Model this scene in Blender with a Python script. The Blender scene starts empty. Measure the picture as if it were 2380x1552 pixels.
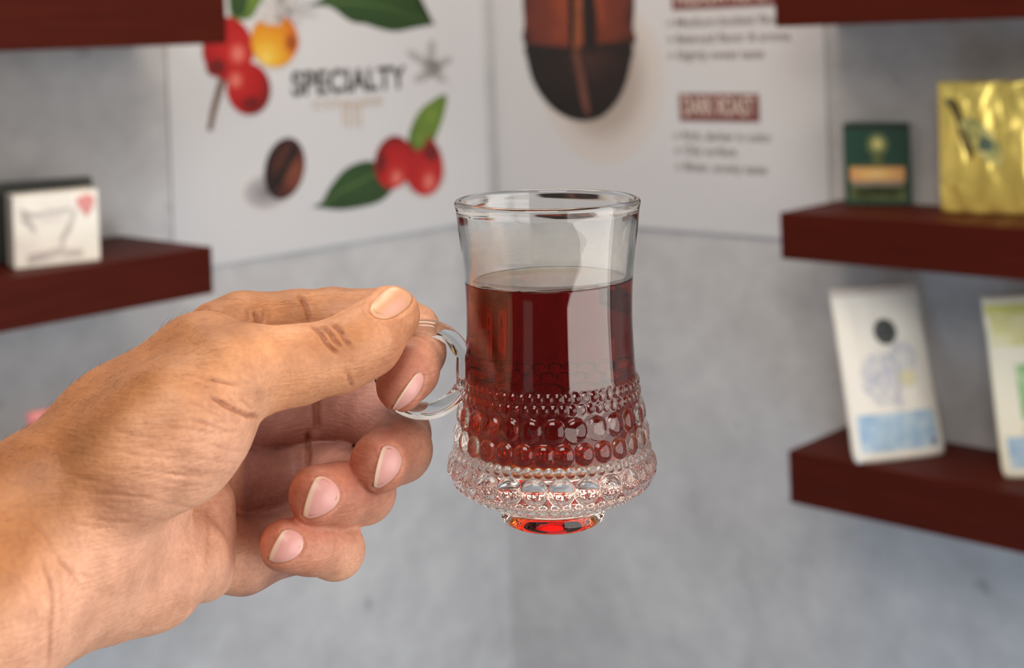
import bpy, bmesh, math, random
import numpy as np
from mathutils import Vector, Matrix

SC = bpy.context.scene
COL = SC.collection
rnd = random.Random(4)

# ------------------------------------------------------------------ camera
F = 3400.0; CX, CY = 1190.0, 80.0; ROLL = math.radians(2.1)
CR = np.array([math.cos(ROLL), 0, -math.sin(ROLL)])     # camera right
CU = np.array([math.sin(ROLL), 0, math.cos(ROLL)])      # camera up
CP = np.array([0, 0, 1.45])
cam = bpy.data.cameras.new('camera'); camo = bpy.data.objects.new('camera', cam); COL.objects.link(camo)
camo.matrix_world = Matrix(((CR[0], CU[0], 0, 0), (CR[1], CU[1], -1, 0), (CR[2], CU[2], 0, CP[2]), (0, 0, 0, 1)))
cam.sensor_width = 36; cam.lens = 36 * F / 2380
cam.shift_y = -(776 - CY) / 2380
cam.clip_start = 0.02
cam.dof.use_dof = True; cam.dof.focus_distance = 0.412; cam.dof.aperture_fstop = 14.5
SC.camera = camo

# ------------------------------------------------------------------ world, lights, exposure
W = bpy.data.worlds.new('world'); SC.world = W; W.use_nodes = True
bg = W.node_tree.nodes['Background']; bg.inputs[0].default_value = (1.0, 0.93, 0.86, 1); bg.inputs[1].default_value = 0.05
def area(name, loc, target, sx, sy, power, col, spread=180):
    l = bpy.data.lights.new(name, 'AREA'); l.shape = 'RECTANGLE'; l.size = sx; l.size_y = sy
    l.energy = power; l.color = col; l.spread = math.radians(spread)
    o = bpy.data.objects.new(name, l); COL.objects.link(o); o.location = loc
    o.rotation_euler = (Vector(target) - Vector(loc)).to_track_quat('-Z', 'Y').to_euler()
    return o
area('shop_window_light', (1.75, -1.25, 1.35), (0.1, -1.0, 1.35), 3.4, 2.0, 66, (1.0, 0.945, 0.885))
area('doorway_light', (-1.6, -2.2, 1.5), (0, 0.8, 1.35), 0.7, 2.0, 0.9, (1.0, 0.97, 0.93))
area('ceiling_or_fill_light', (-0.1, 1.25, 2.75), (-0.05, 1.6, 0), 0.9, 0.9, 22, (1.0, 0.80, 0.62))
area('ceiling_or_fill_light', (-0.15, -0.5, 2.65), (0.1, 1.4, 1.2), 0.9, 0.9, 21, (1.0, 0.93, 0.86))  # unseen overhead fill, added to brighten the right wall and the hand
area('floor_daylight', (0.35, 0.95, 0.12), (0.2, 2.3, 0.75), 2.0, 0.5, 9, (0.52, 0.75, 1.0))
SC.view_settings.view_transform = 'Standard'; SC.view_settings.look = 'None'
SC.view_settings.gamma = 1; SC.view_settings.use_curve_mapping = False
SC.view_settings.exposure = 0.0
cy = SC.cycles
cy.max_bounces = 16; cy.transmission_bounces = 14; cy.glossy_bounces = 6; cy.diffuse_bounces = 4; cy.volume_bounces = 0
cy.transparent_max_bounces = 16; cy.caustics_refractive = True; cy.caustics_reflective = True
cy.sample_clamp_indirect = 4.0; cy.blur_glossy = 0.6
cy.use_denoising = True

# ------------------------------------------------------------------ colour + material helpers
def lin(r, g, b):
    f = lambda c: (c / 255 / 12.92) if c <= 10 else ((c / 255 + 0.055) / 1.055) ** 2.4
    return (f(r), f(g), f(b), 1.0)

def mat(name, col=(0.5, 0.5, 0.5, 1), rough=0.5, metal=0.0, var=0.08, scale=30, bump=0.0, bscale=200, col2=None, coat=0.0, detail=5):
    m = bpy.data.materials.new(name); m.use_nodes = True
    nt = m.node_tree; N = nt.nodes; L = nt.links; p = N['Principled BSDF']
    p.inputs['Roughness'].default_value = rough; p.inputs['Metallic'].default_value = metal
    p.inputs['Coat Weight'].default_value = coat
    tc = N.new('ShaderNodeTexCoord')
    no = N.new('ShaderNodeTexNoise'); no.inputs['Scale'].default_value = scale; no.inputs['Detail'].default_value = detail
    L.new(tc.outputs['Object'], no.inputs['Vector'])
    cr = N.new('ShaderNodeValToRGB'); cr.color_ramp.elements[0].position = 0.3; cr.color_ramp.elements[1].position = 0.7
    a = tuple(max(0, c * (1 - var)) for c in col[:3]) + (1,)
    b = col2 if col2 else tuple(min(1, c * (1 + var)) for c in col[:3]) + (1,)
    cr.color_ramp.elements[0].color = a; cr.color_ramp.elements[1].color = b
    L.new(no.outputs['Fac'], cr.inputs['Fac']); L.new(cr.outputs['Color'], p.inputs['Base Color'])
    if bump:
        n2 = N.new('ShaderNodeTexNoise'); n2.inputs['Scale'].default_value = bscale; n2.inputs['Detail'].default_value = 4
        L.new(tc.outputs['Object'], n2.inputs['Vector'])
        bp = N.new('ShaderNodeBump'); bp.inputs['Strength'].default_value = bump; bp.inputs['Distance'].default_value = 0.001
        L.new(n2.outputs['Fac'], bp.inputs['Height']); L.new(bp.outputs['Normal'], p.inputs['Normal'])
    return m

def radial_mat(name, stops, center=(0.5, 0.5), rough=0.45, interp='EASE', noise=0.06, stretch=(1, 1), upright=False):
    """printed ink whose colour varies with the distance from a point of the print (generated 0..1 coordinates)"""
    m = bpy.data.materials.new(name); m.use_nodes = True
    nt = m.node_tree; N = nt.nodes; L = nt.links; p = N['Principled BSDF']; p.inputs['Roughness'].default_value = rough
    tc = N.new('ShaderNodeTexCoord'); mp = N.new('ShaderNodeMapping')
    mp.inputs['Location'].default_value = (-center[0] * stretch[0], -center[1] * stretch[1], 0); mp.inputs['Scale'].default_value = (stretch[0], stretch[1], 0)
    if upright:
        s_ = N.new('ShaderNodeSeparateXYZ'); c_ = N.new('ShaderNodeCombineXYZ'); L.new(tc.outputs['Generated'], s_.inputs[0]); L.new(s_.outputs['X'], c_.inputs['X']); L.new(s_.outputs['Z'], c_.inputs['Y']); L.new(c_.outputs[0], mp.inputs['Vector'])
    else: L.new(tc.outputs['Generated'], mp.inputs['Vector'])
    ln = N.new('ShaderNodeVectorMath'); ln.operation = 'LENGTH'; L.new(mp.outputs['Vector'], ln.inputs[0])
    no = N.new('ShaderNodeTexNoise'); no.inputs['Scale'].default_value = 6; L.new(tc.outputs['Generated'], no.inputs['Vector'])
    ad = N.new('ShaderNodeMath'); ad.operation = 'MULTIPLY_ADD'; ad.inputs[1].default_value = noise; L.new(no.outputs['Fac'], ad.inputs[0]); L.new(ln.outputs['Value'], ad.inputs[2])
    cr = N.new('ShaderNodeValToRGB'); cr.color_ramp.interpolation = interp
    e = cr.color_ramp.elements
    e[0].position = stops[0][0]; e[0].color = stops[0][1]; e[1].position = stops[-1][0]; e[1].color = stops[-1][1]
    for pos, c in stops[1:-1]:
        q = e.new(pos); q.color = c
    L.new(ad.outputs[0], cr.inputs['Fac']); L.new(cr.outputs['Color'], p.inputs['Base Color'])
    return m

# ------------------------------------------------------------------ object helpers
def link(name, me, m=None, parent=None, smooth=False):
    o = bpy.data.objects.new(name, me); COL.objects.link(o)
    if m is not None: me.materials.append(m)
    if smooth: me.polygons.foreach_set('use_smooth', [True] * len(me.polygons))
    if parent is not None: o.parent = parent
    return o
def pydata(name, v, f, m=None, parent=None, smooth=False, fix=True):
    me = bpy.data.meshes.new(name); me.from_pydata([tuple(map(float, p)) for p in v], [], f)
    if fix:
        bm = bmesh.new(); bm.from_mesh(me); bmesh.ops.recalc_face_normals(bm, faces=bm.faces); bm.to_mesh(me); bm.free()
    me.update()
    return link(name, me, m, parent, smooth)
def tag(o, label=None, cat=None, group=None, kind=None):
    if label: o['label'] = label
    if cat: o['category'] = cat
    if group: o['group'] = group
    if kind: o['kind'] = kind
    return o
def box(name, x0, x1, y0, y1, z0, z1, m, parent=None, bev=0.0, seg=2):
    bm = bmesh.new(); bmesh.ops.create_cube(bm, size=1)
    for v in bm.verts:
        v.co = Vector(((x0 + x1) / 2 + v.co.x * (x1 - x0), (y0 + y1) / 2 + v.co.y * (y1 - y0), (z0 + z1) / 2 + v.co.z * (z1 - z0)))
    if bev: bmesh.ops.bevel(bm, geom=list(bm.edges), offset=bev, segments=seg, affect='EDGES', profile=0.6)
    me = bpy.data.meshes.new(name); bm.to_mesh(me); bm.free()
    return link(name, me, m, parent)
def empty(name, M):
    o = bpy.data.objects.new(name, None); COL.objects.link(o); o.matrix_world = M; o.empty_display_size = 0.05
    return o

# ------------------------------------------------------------------ room frame: a corner of two walls
AL = math.atan((4340 - 1190) / F); AR = math.pi / 2 - AL
CORN = np.array([-0.0368, 2.4, 0.0])
DL = np.array([-math.sin(AL), -math.cos(AL), 0.0]); DR = np.array([math.sin(AR), -math.cos(AR), 0.0])
NL, NR = DR, DL
def ray(px, py): return ((px - CX) / F) * CR - ((py - CY) / F) * CU + np.array([0, 1.0, 0])
# wall-local frames: x to the right along the wall as one faces it, y up, z out of the wall
def frame(xd, n):
    return Matrix(((xd[0], 0, n[0], CORN[0]), (xd[1], 0, n[1], CORN[1]), (0, 1, 0, 0), (0, 0, 0, 1)))
ML = frame(-DL, NL); MR = frame(DR, NR)
def onwall(side, px, py, n=0.004):
    xd, nn = (-DL, NL) if side == 'L' else (DR, NR)
    q = ray(px, py); o = CORN + nn * n
    p = CP + q * (np.dot(o - CP, nn) / np.dot(q, nn))
    return float(np.dot(p - CORN, xd)), float(p[2])

# structure
m_wall = bpy.data.materials.new('concrete_paper'); m_wall.use_nodes = True
def build_wall_mat(m):
    nt = m.node_tree; N = nt.nodes; L = nt.links; p = N['Principled BSDF']; p.inputs['Roughness'].default_value = 0.75
    tc = N.new('ShaderNodeTexCoord')
    a = N.new('ShaderNodeTexNoise'); a.inputs['Scale'].default_value = 5.0; a.inputs['Detail'].default_value = 6; a.inputs['Distortion'].default_value = 0.5
    b = N.new('ShaderNodeTexNoise'); b.inputs['Scale'].default_value = 22; b.inputs['Detail'].default_value = 8; b.inputs['Roughness'].default_value = 0.65
    L.new(tc.outputs['Object'], a.inputs['Vector']); L.new(tc.outputs['Object'], b.inputs['Vector'])
    mx = N.new('ShaderNodeMix'); mx.inputs[0].default_value = 0.5; L.new(a.outputs['Fac'], mx.inputs[2]); L.new(b.outputs['Fac'], mx.inputs[3])
    cr = N.new('ShaderNodeValToRGB'); e = cr.color_ramp.elements
    e[0].position = 0.30; e[0].color = lin(166, 166, 168); e[1].position = 0.66; e[1].color = lin(199, 200, 201)
    k = e.new(0.47); k.color = lin(183, 183, 185)
    L.new(mx.outputs[0], cr.inputs['Fac'])
    sp = N.new('ShaderNodeTexNoise'); sp.inputs['Scale'].default_value = 14; sp.inputs['Detail'].default_value = 2; L.new(tc.outputs['Object'], sp.inputs['Vector'])
    r2 = N.new('ShaderNodeValToRGB'); r2.color_ramp.elements[0].position = 0.70; r2.color_ramp.elements[1].position = 0.80
    L.new(sp.outputs['Fac'], r2.inputs['Fac'])
    m2 = N.new('ShaderNodeMix'); m2.data_type = 'RGBA'; L.new(r2.outputs['Color'], m2.inputs[0]); L.new(cr.outputs['Color'], m2.inputs[6]); m2.inputs[7].default_value = lin(140, 138, 140)
    L.new(m2.outputs[2], p.inputs['Base Color'])
    bp = N.new('ShaderNodeBump'); bp.inputs['Strength'].default_value = 0.15; bp.inputs['Distance'].default_value = 0.002
    L.new(b.outputs['Fac'], bp.inputs['Height']); L.new(bp.outputs['Normal'], p.inputs['Normal'])
build_wall_mat(m_wall)
def wallobj(name, M, x0, x1):
    o = box(name, x0, x1, 0.0, 2.9, -0.08, 0.0, m_wall); o.matrix_world = M; tag(o, kind='structure'); return o
wallobj('wall_left', ML, -3.4, 0.0)
wallobj('wall_right', MR, 0.0, 3.4)
m_floor = mat('floor_tile', lin(150, 146, 140), 0.45, var=0.1, scale=3)
tag(box('floor', -3.4, 3.4, -1.6, 3.2, -0.05, 0.0, m_floor), kind='structure')

# ------------------------------------------------------------------ shelves
m_shelf = bpy.data.materials.new('mahogany_laminate'); m_shelf.use_nodes = True
def build_shelf_mat(m):
    nt = m.node_tree; N = nt.nodes; L = nt.links; p = N['Principled BSDF']; p.inputs['Roughness'].default_value = 0.55; p.inputs['Specular IOR Level'].default_value = 0.12
    tc = N.new('ShaderNodeTexCoord'); mp = N.new('ShaderNodeMapping'); mp.inputs['Scale'].default_value = (4, 60, 60)
    L.new(tc.outputs['Object'], mp.inputs['Vector'])
    a = N.new('ShaderNodeTexNoise'); a.inputs['Scale'].default_value = 2.0; a.inputs['Detail'].default_value = 6
    L.new(mp.outputs['Vector'], a.inputs['Vector'])
    cr = N.new('ShaderNodeValToRGB'); e = cr.color_ramp.elements
    e[0].position = 0.3; e[0].color = lin(64, 16, 5); e[1].position = 0.7; e[1].color = lin(75, 21, 8)
    L.new(a.outputs['Fac'], cr.inputs['Fac']); L.new(cr.outputs['Color'], p.inputs['Base Color'])
    bp = N.new('ShaderNodeBump'); bp.inputs['Strength'].default_value = 0.08; bp.inputs['Distance'].default_value = 0.0005
    L.new(a.outputs['Fac'], bp.inputs['Height']); L.new(bp.outputs['Normal'], p.inputs['Normal'])
build_shelf_mat(m_shelf)
def shelf(M, x0, x1, z0, z1, d, label):
    o = box('floating_shelf', x0, x1, z0, z1, 0.0, d, m_shelf, bev=0.0015); o.matrix_world = M
    tag(o, label, 'shelf', 'thick dark brown floating shelves'); return o
DSL, DSR = 0.2, 0.15
shelf(ML, -1.75, -0.670, 1.452, 1.512, DSL, 'thick brown floating shelf at the top left, overlapping the coffee cherry poster')
shelf(ML, -1.75, -0.703, 1.154, 1.210, DSL, 'thick brown floating shelf on the left wall carrying the small white box')
shelf(ML, -1.75, -0.703, 0.850, 0.908, DSL, 'lowest brown shelf on the left wall, hidden behind the forearm')
shelf(MR, 0.644, 1.75, 1.447, 1.507, DSR, 'thick brown floating shelf at the top right, above the green and gold packs')
shelf(MR, 0.640, 1.75, 1.153, 1.212, DSR, 'thick brown floating shelf carrying the green box and gold pouch')
shelf(MR, 0.640, 1.75, 0.844, 0.910, DSR, 'thick brown floating shelf at the lower right carrying two pale coffee bags')

# ------------------------------------------------------------------ flat print helpers (ink lies on the sheet as thin flat pieces)
def catmull(pts, n=10, closed=True):
    P = [np.array(p, float) for p in pts]; out = []
    c = len(P)
    rng = range(c) if closed else range(c - 1)
    for i in rng:
        g = (lambda k: P[k % c]) if closed else (lambda k: P[min(max(k, 0), c - 1)])
        p0, p1, p2, p3 = g(i - 1), g(i), g(i + 1), g(i + 2)
        for t in np.linspace(0, 1, n, endpoint=False):
            out.append(0.5 * ((2 * p1) + (-p0 + p2) * t + (2 * p0 - 5 * p1 + 4 * p2 - p3) * t * t + (-p0 + 3 * p1 - 3 * p2 + p3) * t ** 3))
    if not closed: out.append(P[-1])
    return [tuple(p) for p in out]
def ell(cx, cy, rx, ry, deg=0, n=40):
    a = math.radians(deg)
    return [(cx + rx * math.cos(t) * math.cos(a) - ry * math.sin(t) * math.sin(a), cy + rx * math.cos(t) * math.sin(a) + ry * math.sin(t) * math.cos(a)) for t in np.linspace(0, 2 * math.pi, n, endpoint=False)]
def stroke(pts, w0, w1=None):
    w1 = w0 if w1 is None else w1
    P = [np.array(p, float) for p in pts]; Lf, Rt = [], []
    for i, p in enumerate(P):
        d = P[min(i + 1, len(P) - 1)] - P[max(i - 1, 0)]; d /= (np.linalg.norm(d) + 1e-9); nn = np.array([-d[1], d[0]])
        w = w0 + (w1 - w0) * i / (len(P) - 1)
        Lf.append(tuple(p + nn * w / 2)); Rt.append(tuple(p - nn * w / 2))
    return Lf + Rt[::-1]
def flat(name, pts2, z, m, parent):
    """a flat polygon in the parent's x,y plane at height z, 0.25 mm thick"""
    bm = bmesh.new()
    vs = [bm.verts.new((x, y, z)) for x, y in pts2]
    f = bm.faces.new(vs); r = bmesh.ops.triangulate(bm, faces=[f])
    ex = bmesh.ops.extrude_face_region(bm, geom=list(bm.faces))
    for g in ex['geom']:
        if isinstance(g, bmesh.types.BMVert): g.co.z -= 0.00025
    bmesh.ops.recalc_face_normals(bm, faces=bm.faces)
    me = bpy.data.meshes.new(name); bm.to_mesh(me); bm.free()
    return link(name, me, m, parent)
def lettering(name, text, x0, x1, ybase, cap, z, m, parent, bold=0.0, shear=0.0):
    cu = bpy.data.curves.new(name, 'FONT'); cu.body = text; cu.size = 1; cu.extrude = 0; cu.offset = bold; cu.shear = shear
    to = bpy.data.objects.new('tmp', cu); COL.objects.link(to)
    dg = bpy.context.evaluated_depsgraph_get(); me = bpy.data.meshes.new_from_object(to.evaluated_get(dg))
    bpy.data.objects.remove(to); bpy.data.curves.remove(cu)
    n = len(me.vertices); co = np.empty(n * 3); me.vertices.foreach_get('co', co); co = co.reshape(-1, 3)
    a, b = co[:, 0].min(), co[:, 0].max()
    co[:, 0] = x0 + (co[:, 0] - a) / (b - a) * (x1 - x0); co[:, 1] = ybase + co[:, 1] / 0.70 * cap; co[:, 2] = z
    me.vertices.foreach_set('co', co.ravel()); me.update(); me.name = name
    return link(name, me, m, parent)

# ------------------------------------------------------------------ posters
m_paper = mat('poster_paper', lin(201, 202, 205), 0.42, var=0.015, scale=3)
PAPER = lin(201, 202, 205)
PT = 0.004
def poster(M, x0, x1, z0, z1, label):
    e = empty('poster', M); tag(e, label, 'poster')
    box('sheet', x0, x1, z0, z1, 0.0002, PT, m_paper, e, bev=0.0004, seg=1)
    return e
posL = poster(ML, -0.624, -0.020, 1.151, 1.85, 'white left-wall poster with red coffee cherries and the word SPECIALTY')
posR = poster(MR, 0.012, 0.626, 1.154, 1.85, 'white right-wall poster with a huge roasted coffee bean and DARK ROAST text')
def pl(side, pts): return [onwall(side, px, py) for px, py in pts]
Z = PT
def inkL(name, pts, k, m, label=None):
    o = flat(name, pl('L', pts), Z + 0.0003 * k, m, posL)
    if label: o['label'] = label
    return o
def inkR(name, pts, k, m, label=None):
    o = flat(name, pl('R', pts), Z + 0.0003 * k, m, posR)
    if label: o['label'] = label
    return o
K = lambda *c: lin(*c)
m_leafd = radial_mat('ink_dark_leaf', [(0.0, K(58, 92, 40)), (0.25, K(44, 76, 32)), (0.7, K(38, 66, 30))], (0.45, 0.55), noise=0.5)
m_leafl = radial_mat('ink_light_leaf', [(0.0, K(118, 146, 56)), (0.4, K(98, 124, 46)), (0.8, K(78, 106, 42))], (0.6, 0.6), noise=0.3)
m_vein = mat('ink_leaf_vein', K(96, 120, 70), 0.45)
def cherry_mat(name, hi, dark=False):
    return radial_mat(name, [(0.0, K(214, 150, 142)), (0.12, K(206, 96, 84)), (0.24, K(176, 26, 24)), (0.55, K(164, 12, 14)), (0.85, K(112, 12, 10))], hi, noise=0.08)
m_ch1 = cherry_mat('ink_cherry_a', (0.68, 0.42)); m_ch2 = cherry_mat('ink_cherry_b', (0.2, 0.68)); m_ch3 = cherry_mat('ink_cherry_c', (0.62, 0.22)); m_ch4 = cherry_mat('ink_cherry_d', (0.55, 0.2))
m_yel = radial_mat('ink_yellow_cherry', [(0.0, K(238, 214, 118)), (0.2, K(222, 176, 60)), (0.45, K(214, 148, 30)), (0.72, K(206, 124, 26)), (0.95, K(180, 84, 24))], (0.3, 0.2), noise=0.1)
m_spot = radial_mat('ink_cherry_tip', [(0.0, K(84, 14, 6)), (0.35, K(112, 10, 8)), (0.5, K(140, 10, 10))], noise=0.05)
m_spoty = radial_mat('ink_yellow_tip', [(0.0, K(120, 54, 14)), (0.3, K(166, 82, 20)), (0.5, K(198, 110, 26))], noise=0.05)
m_stem = mat('ink_twig', K(104, 80, 68), 0.5, var=0.2, scale=80)
m_grey = mat('ink_grey_flower', K(166, 164, 164), 0.5, var=0.1, scale=60)
m_greyl = mat('ink_pale_flower', K(196, 192, 190), 0.5, var=0.05, scale=60)
m_black = mat('ink_black', K(66, 62, 60), 0.5)
m_tan = mat('ink_tan', K(186, 168, 148), 0.5)
m_txt = mat('ink_grey_text', K(126, 116, 112), 0.5)
m_soft = radial_mat('ink_soft_shadow', [(0.0, K(120, 118, 122)), (0.25, K(160, 158, 160)), (0.45, K(206, 204, 204)), (0.5, PAPER)], noise=0.0)
m_beanp = radial_mat('ink_bean', [(0.0, K(132, 72, 52)), (0.3, K(110, 56, 40)), (0.55, K(72, 34, 26)), (0.8, K(28, 14, 12))], (0.72, 0.42), noise=0.3)
m_bdark = mat('ink_bean_crease', K(24, 12, 10), 0.5)
# left poster prints
inkL('printed_leaf', catmull([(716, 14), (757, 14), (780, 24), (800, 40), (822, 52), (850, 56), (880, 66), (918, 73), (958, 66), (1004, 58), (1012, 62), (985, 30), (968, -4), (950, -60), (870, -85), (790, -50), (752, -6)]), 1, m_leafd, 'dark green printed leaf along the top edge')
inkL('leaf_vein', stroke([(750, 8), (820, 5), (900, 18), (1000, 56)], 4, 1), 2, m_vein)
inkL('printed_leaf', catmull([(536, -40), (536, 40), (560, 46), (585, 40), (604, 8), (622, -30), (600, -80)]), 1, m_leafl, 'lighter green printed leaf behind the top red cherry')
inkL('printed_leaf', catmull([(536, -40), (538, 26), (562, 36), (574, 6), (572, -40)]), 2, m_leafd)
inkL('printed_twig', stroke([(521, 172), (508, 214), (496, 258), (487, 304)], 18, 12), 1, m_stem)
inkL('printed_cherry', catmull([(470, 120), (476, 84), (505, 48), (536, 40), (566, 58), (584, 90), (588, 130), (566, 168), (536, 188), (500, 176), (478, 150)]), 3, m_ch1, 'red printed cherry under the top shelf corner')
inkL('cherry_tip', ell(502, 156, 24, 22), 4, m_spot)
inkL('printed_cherry', ell(577, 206, 51, 61, -8), 4, m_ch2, 'red printed cherry with a dark tip')
inkL('cherry_tip', ell(585, 240, 27, 17), 5, m_spot)
inkL('printed_cherry', ell(637, 94, 55, 63, 0), 5, m_yel, 'yellow printed cherry with a brown tip')
inkL('cherry_tip', ell(676, 98, 17, 27), 6, m_spoty)
for (x, y, rx, ry, d) in ((628, 20, 12, 42, 40), (652, 6, 13, 46, 5), (676, 20, 12, 36, -35), (634, 44, 11, 22, 60), (646, 44, 8, 16, 10)):
    inkL('printed_petal', ell(x, y, rx, ry, d), 7, m_greyl)
for q in range(7):
    a = math.radians(-150 + q * 26)
    inkL('printed_petal', stroke([(668, 30), (668 + 70 * math.cos(a), 30 + 52 * math.sin(a))], 6, 2), 8, m_grey)
inkL('bean_shadow', ell(618, 446, 74, 52, -25), 1, m_soft)
inkL('printed_bean', ell(661, 392, 46, 73, 12), 2, m_beanp, 'dark brown printed coffee bean')
inkL('bean_crease', catmull([(684, 330), (692, 352), (672, 388), (656, 420), (640, 440), (634, 420), (656, 384), (672, 352)]), 3, m_bdark)
inkL('printed_leaf', catmull([(726, 480), (746, 470), (770, 430), (804, 392), (850, 374), (884, 384), (912, 420), (908, 446), (874, 472), (800, 487), (752, 484)]), 1, m_leafd, 'dark green printed leaf left of the paired cherries')
inkL('leaf_vein', stroke([(742, 478), (800, 440), (880, 400)], 3, 3), 2, m_vein)
inkL('printed_leaf', catmull([(950, 336), (952, 306), (968, 268), (994, 240), (1036, 220), (1033, 262), (1018, 306), (1002, 336), (975, 346)]), 1, m_leafl, 'light green printed leaf above the paired cherries')
inkL('cherry_shadow', ell(985, 410, 66, 62), 1, m_soft)
inkL('printed_cherry', ell(983, 384, 46, 71, -6), 3, m_ch3, 'right one of the paired red printed cherries')
inkL('printed_cherry', ell(914, 377, 44, 62, 8), 4, m_ch4, 'left one of the paired red printed cherries')
inkL('cherry_tip', ell(884, 376, 13, 34, 8), 5, m_spot)
inkL('cherry_tip', ell(1000, 352, 18, 26, -30), 4, m_spot)
inkL('leaf_base', catmull([(950, 318), (968, 350), (992, 322), (976, 300)]), 5, m_leafl)
for (x, y, rx, ry, d) in ((970, 134, 30, 10, 32), (1002, 126, 12, 34, 4), (1028, 146, 26, 10, -28), (1004, 158, 24, 18, 0), (984, 178, 24, 11, -22), (1020, 172, 15, 22, -35)):
    inkL('printed_petal', ell(x, y, rx, ry, d), 1, m_grey)
inkL('printed_petal', stroke([(1024, 160), (1040, 186), (1044, 204)], 8, 3), 2, m_greyl)
xa, ya = onwall('L', 678, 223); xb, yb = onwall('L', 944, 202)
lettering('lettering', 'SPECIALTY', xa, xb, (ya + yb) / 2, 0.0335, Z + 0.0007, m_black, posL, bold=0.028)
xa, ya = onwall('L', 726, 254); xb, yb = onwall('L', 790, 249)
lettering('lettering', 'CO', xa, xb, ya, 0.0125, Z + 0.0007, m_tan, posL, bold=0.01)
xa, ya = onwall('L', 845, 248); xb, yb = onwall('L', 890, 245)
lettering('lettering', 'EE', xa, xb, ya + 0.0005, 0.0125, Z + 0.0007, m_tan, posL, bold=0.01)
for px in (797, 808, 822, 835):
    inkL('letter_stem', stroke([(px, 236), (px + 2, 299 if px in (808, 835) else 292)], 5), 2, m_tan)
for px in (797, 822):
    for py in (236, 248):
        inkL('letter_bar', stroke([(px, py), (px + 18, py - 1)], 4), 3, m_tan)
# right poster prints
m_bshadow = radial_mat('ink_bean_shadow', [(0.0, K(150, 136, 128)), (0.22, K(168, 156, 148)), (0.40, K(200, 194, 190)), (0.5, PAPER)], noise=0.0)
m_bmed = radial_mat('ink_medium_roast_bean', [(0.0, K(158, 84, 48)), (0.3, K(136, 62, 37)), (0.5, K(106, 44, 28)), (0.75, K(54, 22, 16))], (0.5, 0.3), noise=0.35)
m_bdk = radial_mat('ink_dark_roast_bean', [(0.0, K(72, 42, 36)), (0.25, K(50, 28, 24)), (0.5, K(28, 15, 12)), (0.8, K(18, 9, 7))], (0.62, 0.75), noise=0.35)
m_bstripe = mat('ink_bean_stripe', K(104, 62, 50), 0.5, var=0.25, scale=60)
m_bstripe2 = mat('ink_bean_bright_stripe', K(140, 78, 48), 0.5, var=0.25, scale=60)
inkR('bean_shadow', ell(1400, 180, 150, 230, -18, 60), 1, m_bshadow)
inkR('printed_bean', catmull([(1226, 106), (1219, 50), (1216, -10), (1222, -90), (1260, -160), (1345, -190), (1430, -160), (1470, -90), (1475, 0), (1472, 60), (1468, 106), (1345, 112)]), 2, m_bmed, 'medium brown upper half of the huge printed bean')
inkR('printed_bean', catmull([(1224, 104), (1226, 140), (1240, 190), (1266, 232), (1300, 263), (1345, 280), (1392, 274), (1428, 244), (1452, 202), (1465, 152), (1468, 104), (1400, 100), (1345, 108), (1290, 108)]), 3, m_bdk, 'almost black lower half of the huge printed bean')
inkR('bean_crease', catmull([(1352, -150), (1356, 60), (1362, 112), (1384, 112), (1388, 40), (1380, -20), (1374, -150)]), 4, m_bdark)
inkR('bean_crease', catmull([(1324, -150), (1322, 30), (1326, 108), (1334, 108), (1336, 20), (1334, -150)]), 4, m_bdark)
inkR('bean_stripe', catmull([(1337, -150), (1338, 20), (1336, 106), (1350, 106), (1354, 20), (1350, -150)]), 5, m_bstripe2)
inkR('bean_stripe', catmull([(1332, 116), (1340, 160), (1350, 220), (1362, 262), (1372, 262), (1366, 214), (1354, 150), (1346, 116)]), 5, m_bstripe)
m_ban = mat('ink_brown_banner', K(112, 56, 54), 0.5, var=0.04)
m_cream = mat('ink_cream', K(206, 190, 180), 0.5)
def quadR(name, x0, y0, x1, y1, k, m, label=None):
    a = onwall('R', x0, y0); b = onwall('R', x1, y1)
    o = flat(name, [(a[0], b[1]), (b[0], b[1]), (b[0], a[1]), (a[0], a[1])], Z + 0.0003 * k, m, posR)
    if label: o['label'] = label
a = onwall('R', 1578, 218); b = onwall('R', 1766, 284)
flat('banner', [(a[0], b[1]), (b[0], b[1]), (b[0], a[1]), (a[0], a[1])], Z + 0.0003, m_ban, posR)['label'] = 'brown banner reading DARK ROAST'
lettering('lettering', 'DARK ROAST', a[0] + 0.008, b[0] - 0.008, b[1] + 0.0092, 0.0262, Z + 0.0006, m_cream, posR, bold=0.02)
a2 = onwall('R', 1562, 24)
flat('banner', [(a2[0], a2[1]), (a2[0] + 0.185, a2[1]), (a2[0] + 0.185, a2[1] + 0.045), (a2[0], a2[1] + 0.045)], Z + 0.0003, m_ban, posR)['label'] = 'brown banner reading MEDIUM ROAST'
lettering('lettering', 'MEDIUM ROAST', a2[0] + 0.008, a2[0] + 0.177, a2[1] + 0.0085, 0.0225, Z + 0.0006, m_cream, posR, bold=0.02)
for (txt, px, py, px1) in (('Medium-bodied flavor', 1572, 62, 1835), ('Balanced flavor & aroma', 1572, 100, 1838), ('Slightly sweet taste', 1574, 138, 1776),
                           ('Rich, darker in color', 1588, 324, 1794), ('Oily surface', 1590, 358, 1712), ('Bitter, smoky taste', 1592, 396, 1782)):
    a = onwall('R', px, py); b = onwall('R', px1, py)
    lettering('lettering', txt, a[0], b[0], a[1], 0.0125, Z + 0.0006, m_txt, posR, bold=0.012)
    c = onwall('R', px - 15, py - 9)
    lettering('bullet', 'o', c[0] - 0.0045, c[0] + 0.0045, c[1] - 0.0045, 0.0115, Z + 0.0006, m_txt, posR, bold=0.01)

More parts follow.
